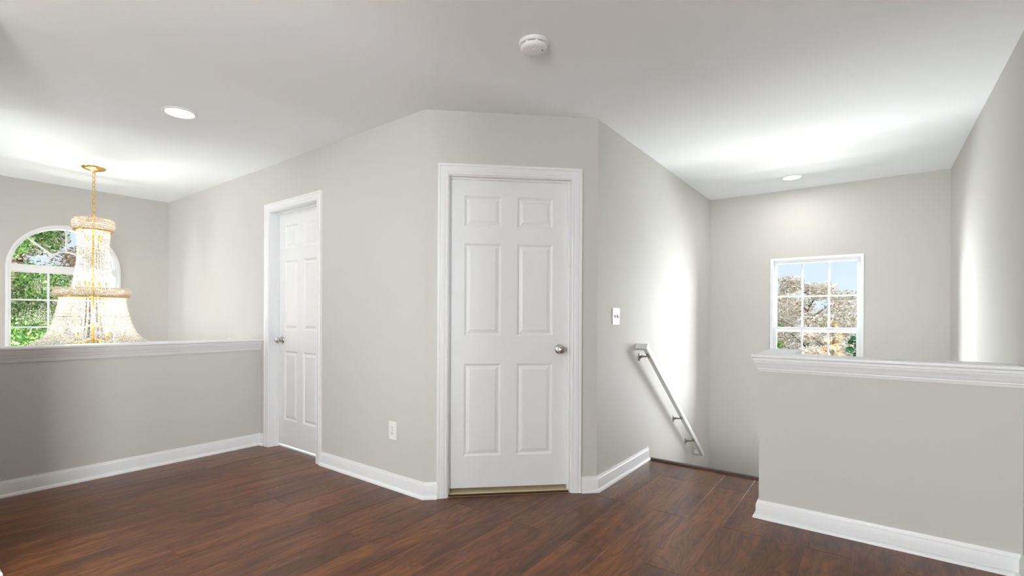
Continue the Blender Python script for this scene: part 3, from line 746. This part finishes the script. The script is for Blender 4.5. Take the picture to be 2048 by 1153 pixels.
# ------------------------------------------------------------------ chandelier
cx_, cy_ = -5.432, 1.240
ch = empty('chandelier', (cx_, cy_, H)); tag(ch, 'large tiered crystal bead chandelier with brass chain hanging in the foyer', 'chandelier')
def at(x, y, z): return (cx_+x, cy_+y, z)
bm = bmesh.new(); lathe(bm, [(.088, 0), (.086, -.006), (.074, -.016), (.050, -.023), (.030, -.026), (.022, -.032), (.012, -.037), (.010, -.050), (.0, -.050)], c=(cx_, cy_, H), seg=48, close=False); autosmooth(link('canopy', bm, BRASS, ch))
bm = bmesh.new()
zt, zb = H-.048, 2.035; nl = 9; ll = (zt-zb)/nl
for k in range(nl):
    zc = zt-ll*(k+.5); a_ = (k % 2)*PI/2+.6; pts = []
    for q in range(17):
        t = 2*PI*q/16; rx, rz = .0105, ll*.5+.006
        pts.append((cx_+rx*math.cos(t)*math.cos(a_), cy_+rx*math.cos(t)*math.sin(a_), zc+rz*math.sin(t)))
    tube(bm, pts, .0028, 6)
link('chain', bm, BRASS, ch, True)
bm = bmesh.new(); lathe(bm, [(.0, 2.04), (.008, 2.038), (.010, 2.02), (.022, 2.005), (.011, 1.99), (.008, 1.95), (.008, 1.60), (.012, 1.59), (.008, 1.57), (.008, 1.36), (.014, 1.34), (.009, 1.32), (.009, .90), (.020, .87), (.0, .84)], c=(cx_, cy_, 0), seg=20, close=False)
autosmooth(link('stem', bm, BRASS, ch))
def bead(bm, p, r, rz=None):
    rz = rz or r; V = [bm.verts.new((p[0], p[1], p[2]+rz)), bm.verts.new((p[0], p[1], p[2]-rz))]
    a0_ = random.random(); R = [bm.verts.new((p[0]+r*math.cos(a0_+PI/3*k), p[1]+r*math.sin(a0_+PI/3*k), p[2])) for k in range(6)]
    for k in range(6): bm.faces.new((V[0], R[k], R[(k+1) % 6])); bm.faces.new((V[1], R[(k+1) % 6], R[k]))
def ring_band(name, r, z0, z1, label=None):
    """brass hoop wrapped in rows of crystal beads"""
    zc, hh = (z0+z1)/2, (z1-z0)/2
    e = bmesh.new()
    lathe(e, [(r-.030, z1-.004), (r-.018, z1+.002), (r-.010, z1), (r-.018, z1-.006)], c=(cx_, cy_, 0), seg=64, close=False)
    lathe(e, [(r-.030, z0+.004), (r-.022, z0-.010), (r-.010, z0-.010), (r-.006, z0-.002), (r-.014, z0+.006)], c=(cx_, cy_, 0), seg=64, close=False)
    hoop = link(name, e, BRASS, ch, True); hoop['label'] = 'brass hoop wrapped in crystal beads'
    b = bmesh.new(); n = int(2*PI*r/.0125)
    for k in range(n):
        a_ = 2*PI*k/n
        for q in range(7):
            t = -1.15+2.3*q/6
            rr = r-.020+.020*math.cos(t); zz = zc+hh*math.sin(t)/math.sin(1.15)*.93
            bead(b, (cx_+rr*math.cos(a_+.3*q/n), cy_+rr*math.sin(a_+.3*q/n), zz), .0068, .0078)
    bo = link('crystal_wrap', b, CRYST2, hoop); return hoop
ring_band('upper_ring', .150, 1.885, 1.985)
ring_band('middle_ring', .270, 1.300, 1.372)
ring_band('lower_ring', .470, .800, .872)
def interp(tab, t):
    for (a, va), (b, vb_) in zip(tab, tab[1:]):
        if (a-t)*(b-t) <= 0: return va+(vb_-va)*(t-a)/(b-a)
def strand(ang, tab, step, r0):
    """tab: [(z, r)...] from top down"""
    b = bmesh.new(); z, rr = tab[0]; L = []
    # arc-length walk
    pts = []
    for (z0, q0), (z1, q1) in zip(tab, tab[1:]):
        n = 20
        for i in range(n): pts.append((z0+(z1-z0)*i/n, q0+(q1-q0)*i/n))
    pts.append(tab[-1]); acc = 0; bead(b, (cx_+pts[0][1]*math.cos(ang), cy_+pts[0][1]*math.sin(ang), pts[0][0]), r0)
    for p, q in zip(pts, pts[1:]):
        acc += math.hypot(q[0]-p[0], q[1]-p[1])
        if acc >= step:
            acc -= step; bead(b, (cx_+q[1]*math.cos(ang), cy_+q[1]*math.sin(ang), q[0]), r0*random.uniform(.92, 1.08))
    return b
UP = [(1.885, .116), (1.80, .113), (1.70, .112), (1.62, .115), (1.53, .124), (1.45, .136), (1.36, .150)]
LO = [(1.305, .228), (1.25, .234), (1.18, .246), (1.10, .264), (1.03, .287), (.97, .318), (.925, .355), (.895, .400), (.872, .450)]
for k in range(36):
    link('upper_crystal_strand', strand(2*PI*k/36, UP, .0132, .0060), CRYST, ch)
for k in range(64):
    link('lower_crystal_strand', strand(2*PI*k/64+.02, LO, .0135, .0064), CRYST, ch)
LO2 = [(z, r-.012) for z, r in LO[:-1]]
b = bmesh.new()
for k in range(56):
    s_ = strand(2*PI*(k+.5)/56, LO2, .0145, .0058); me_ = bpy.data.meshes.new('t'); s_.to_mesh(me_); s_.free(); b.from_mesh(me_); bpy.data.meshes.remove(me_)
o = link('inner_crystal_curtain', b, CRYST, ch); o['kind'] = 'stuff'
BK = [(.80, .445), (.76, .40), (.70, .31), (.65, .20), (.62, .10), (.61, .03)]
b = bmesh.new()
for k in range(64):
    s_ = strand(2*PI*k/64, BK, .0145, .0064); me_ = bpy.data.meshes.new('t'); s_.to_mesh(me_); s_.free(); b.from_mesh(me_); bpy.data.meshes.remove(me_)
o = link('crystal_basket', b, CRYST, ch); o['kind'] = 'stuff'
def candle(ang, r, z, arm_z):
    x, y = cx_+r*math.cos(ang), cy_+r*math.sin(ang)
    a = bmesh.new(); tube(a, [(cx_, cy_, arm_z), (cx_+r*.5*math.cos(ang), cy_+r*.5*math.sin(ang), arm_z-.03), (x, y, arm_z-.005), (x, y, z-.03)], .0045, 8)
    lathe(a, [(.0, z-.042), (.016, z-.038), (.018, z-.032), (.009, z-.030), (.009, z), (.0, z)], c=(x, y, 0), seg=14, close=False)
    ao = link('candle_arm', a, BRASS, ch, True)
    q = bmesh.new(); lathe(q, [(.0, z-.002), (.007, z), (.0135, z+.014), (.015, z+.025), (.011, z+.040), (.005, z+.052), (.0, z+.058)], c=(x, y, 0), seg=14, close=False)
    link('bulb', q, BULB, ao, True)
for k in range(4): candle(PI/2*k+.35, .062, 1.850, 1.74)
for k in range(6): candle(PI/3*k+.2, .085, 1.440, 1.39)
for k in range(5): candle(2*PI/5*k+.1, .150, 1.150, 1.06)
for k in range(6): candle(PI/3*k+.25, .210, .985, .93)
def point(name, loc, e, r=.05, col=(1, .93, .84)):
    l = bpy.data.lights.new(name, 'POINT'); l.energy = e; l.shadow_soft_size = r; l.color = col
    o = bpy.data.objects.new(name, l); COL.objects.link(o); o.location = loc
point('chandelier_glow', (cx_, cy_, 1.88), 4.6, .085); point('chandelier_glow', (cx_, cy_, 1.47), 4.6, .095)
for k in range(3):
    a_ = 2*PI*k/3+.4; point('chandelier_glow', (cx_+.1*math.cos(a_), cy_+.1*math.sin(a_), 1.12), 4.6, .10)

# ------------------------------------------------------------------ outside
bm = bmesh.new()
n_ = 30
grid = [[bm.verts.new((-60+80*i/n_, -15+75*j/n_, -3.2+.25*math.sin(i*.9)*math.cos(j*.7))) for j in range(n_+1)] for i in range(n_+1)]
for i in range(n_):
    for j in range(n_): bm.faces.new((grid[i][j], grid[i+1][j], grid[i+1][j+1], grid[i][j+1]))
lawn = link('lawn', bm, GRASS, None, True); tag(lawn, 'green lawn far below the windows', 'lawn', kind='structure')

def tree(name, x, y, z0, top, rad, kind, n, leaf, label, cat='tree', layered=False, seed=1, crown_bottom=None, clumps=16):
    R = random.Random(seed); e = empty(name, (x, y, z0)); tag(e, label, cat, 'trees outside the windows')
    cb = crown_bottom if crown_bottom is not None else z0+(top-z0)*.3
    b = bmesh.new(); hgt = top-z0
    tube(b, [(x, y, z0), (x+.04, y, z0+hgt*.3), (x-.03, y+.04, z0+hgt*.6), (x, y, z0+hgt*.92)], [.035*hgt*.5, .028*hgt*.5, .016*hgt*.5, .004], 10)
    cls = []
    for i in range(clumps):
        t = (i+.5)/clumps; zc = cb+(top-cb)*t*.96
        env = math.sin(PI*min(1, max(.08, t*.82+.12)))**.6
        a_ = i*2.399; rr = rad*env*R.uniform(.35, .85)
        c = Vector((x+rr*math.cos(a_), y+rr*math.sin(a_), zc)); cls.append((c, rad*R.uniform(.34, .5)*max(.45, env)))
        tube(b, [(x, y, max(z0+.3, zc-rr*.6)), tuple((Vector((x, y, zc-rr*.4))+c)/2), tuple(c)], [.010*hgt*.5, .006*hgt*.5, .003], 6)
    link('trunk', b, BARK, e, True)
    b = bmesh.new()
    for i in range(n):
        c, r = cls[R.randrange(len(cls))]
        dvec = Vector((R.gauss(0, 1), R.gauss(0, 1), R.gauss(0, 1))).normalized()*r*R.uniform(.35, 1.0)
        if layered: dvec.z *= .32; dvec.z += R.choice((-.5, 0, .5))*r*.7
        else: dvec.z *= .75
        p = c+dvec; s = leaf*R.uniform(.6, 1.3)
        nrm = Vector((R.gauss(0, 1), R.gauss(0, 1), R.gauss(0, 1)+(1.6 if layered else .5))).normalized()
        u = nrm.orthogonal().normalized(); u.rotate(Matrix.Rotation(R.random()*6.28, 3, nrm)); v = nrm.cross(u)
        vs = [b.verts.new(p+u*s), b.verts.new(p+v*s*.5+nrm*s*.12), b.verts.new(p-u*s), b.verts.new(p-v*s*.5+nrm*s*.12)]
        b.faces.new((vs[0], vs[1], vs[2])); b.faces.new((vs[0], vs[2], vs[3]))
    me = bpy.data.meshes.new('foliage'); b.to_mesh(me); b.free(); me.materials.append(LEAF[kind])
    o = bpy.data.objects.new('foliage', me); COL.objects.link(o); o.parent = e; o.matrix_parent_inverse = Matrix.Translation(e.location).inverted()
    return e
# beyond the stair window
tree('blossom_tree', -1.25, 14.5, -3.1, 2.18, 1.45, 'blossom', 42000, .036, 'pale blossoming tree filling the middle of the stairwell window', layered=True, seed=3, clumps=34)
tree('blossom_tree', -.75, 11.3, -3.1, .95, .80, 'blossom', 22000, .028, 'low pale blossoming tree across the lower panes of the stairwell window', layered=True, seed=5, clumps=18)
tree('green_tree', -1.74, 12.65, -3.1, 1.55, .30, 'green', 7000, .024, 'small green tree at the left edge of the stairwell window', seed=8)
tree('tan_tree', -.50, 9.55, -3.1, 1.15, .17, 'tan', 5000, .020, 'slim tan-leaved tree at the right panes of the stairwell window', seed=9, clumps=18, crown_bottom=.1)
tree('blossom_tree', -2.9, 18.6, -3.1, 2.1, 1.2, 'blossom', 22000, .04, 'far pale blossoming tree behind the left panes of the stairwell window', layered=True, seed=13, clumps=24)
tree('evergreen_tree', -.20, 8.75, -3.1, .92, .17, 'deep', 7000, .018, 'dark evergreen in the lower right corner of the stairwell window', seed=11, crown_bottom=.0)
# beyond the foyer window
tree('green_tree', -9.7, 1.2, -3.1, 3.9, 1.1, 'green', 34000, .028, 'leafy green tree close to the arched window on its left', seed=21, crown_bottom=-1.2, clumps=20)
tree('rosy_tree', -13.4, 1.9, -3.1, 3.9, 1.7, 'rose', 40000, .038, 'tree with rosy spring leaves behind the arched window', seed=22, layered=True, crown_bottom=-2.0, clumps=26)
tree('green_tree', -12.6, 5.2, -3.1, 4.6, 1.3, 'green', 30000, .036, 'tall green tree seen through the right half of the arched window', seed=23, clumps=20)
tree('green_bush', -10.6, 3.4, -3.1, .9, .9, 'green', 24000, .028, 'low green bush seen at the foot of the arched window', cat='bush', seed=24, crown_bottom=-2.4)
tree('rosy_tree', -16.8, 5.6, -3.1, 4.2, 1.9, 'rose', 30000, .045, 'farthest rosy tree beyond the arched window', seed=26, layered=True, crown_bottom=-2.0, clumps=24)
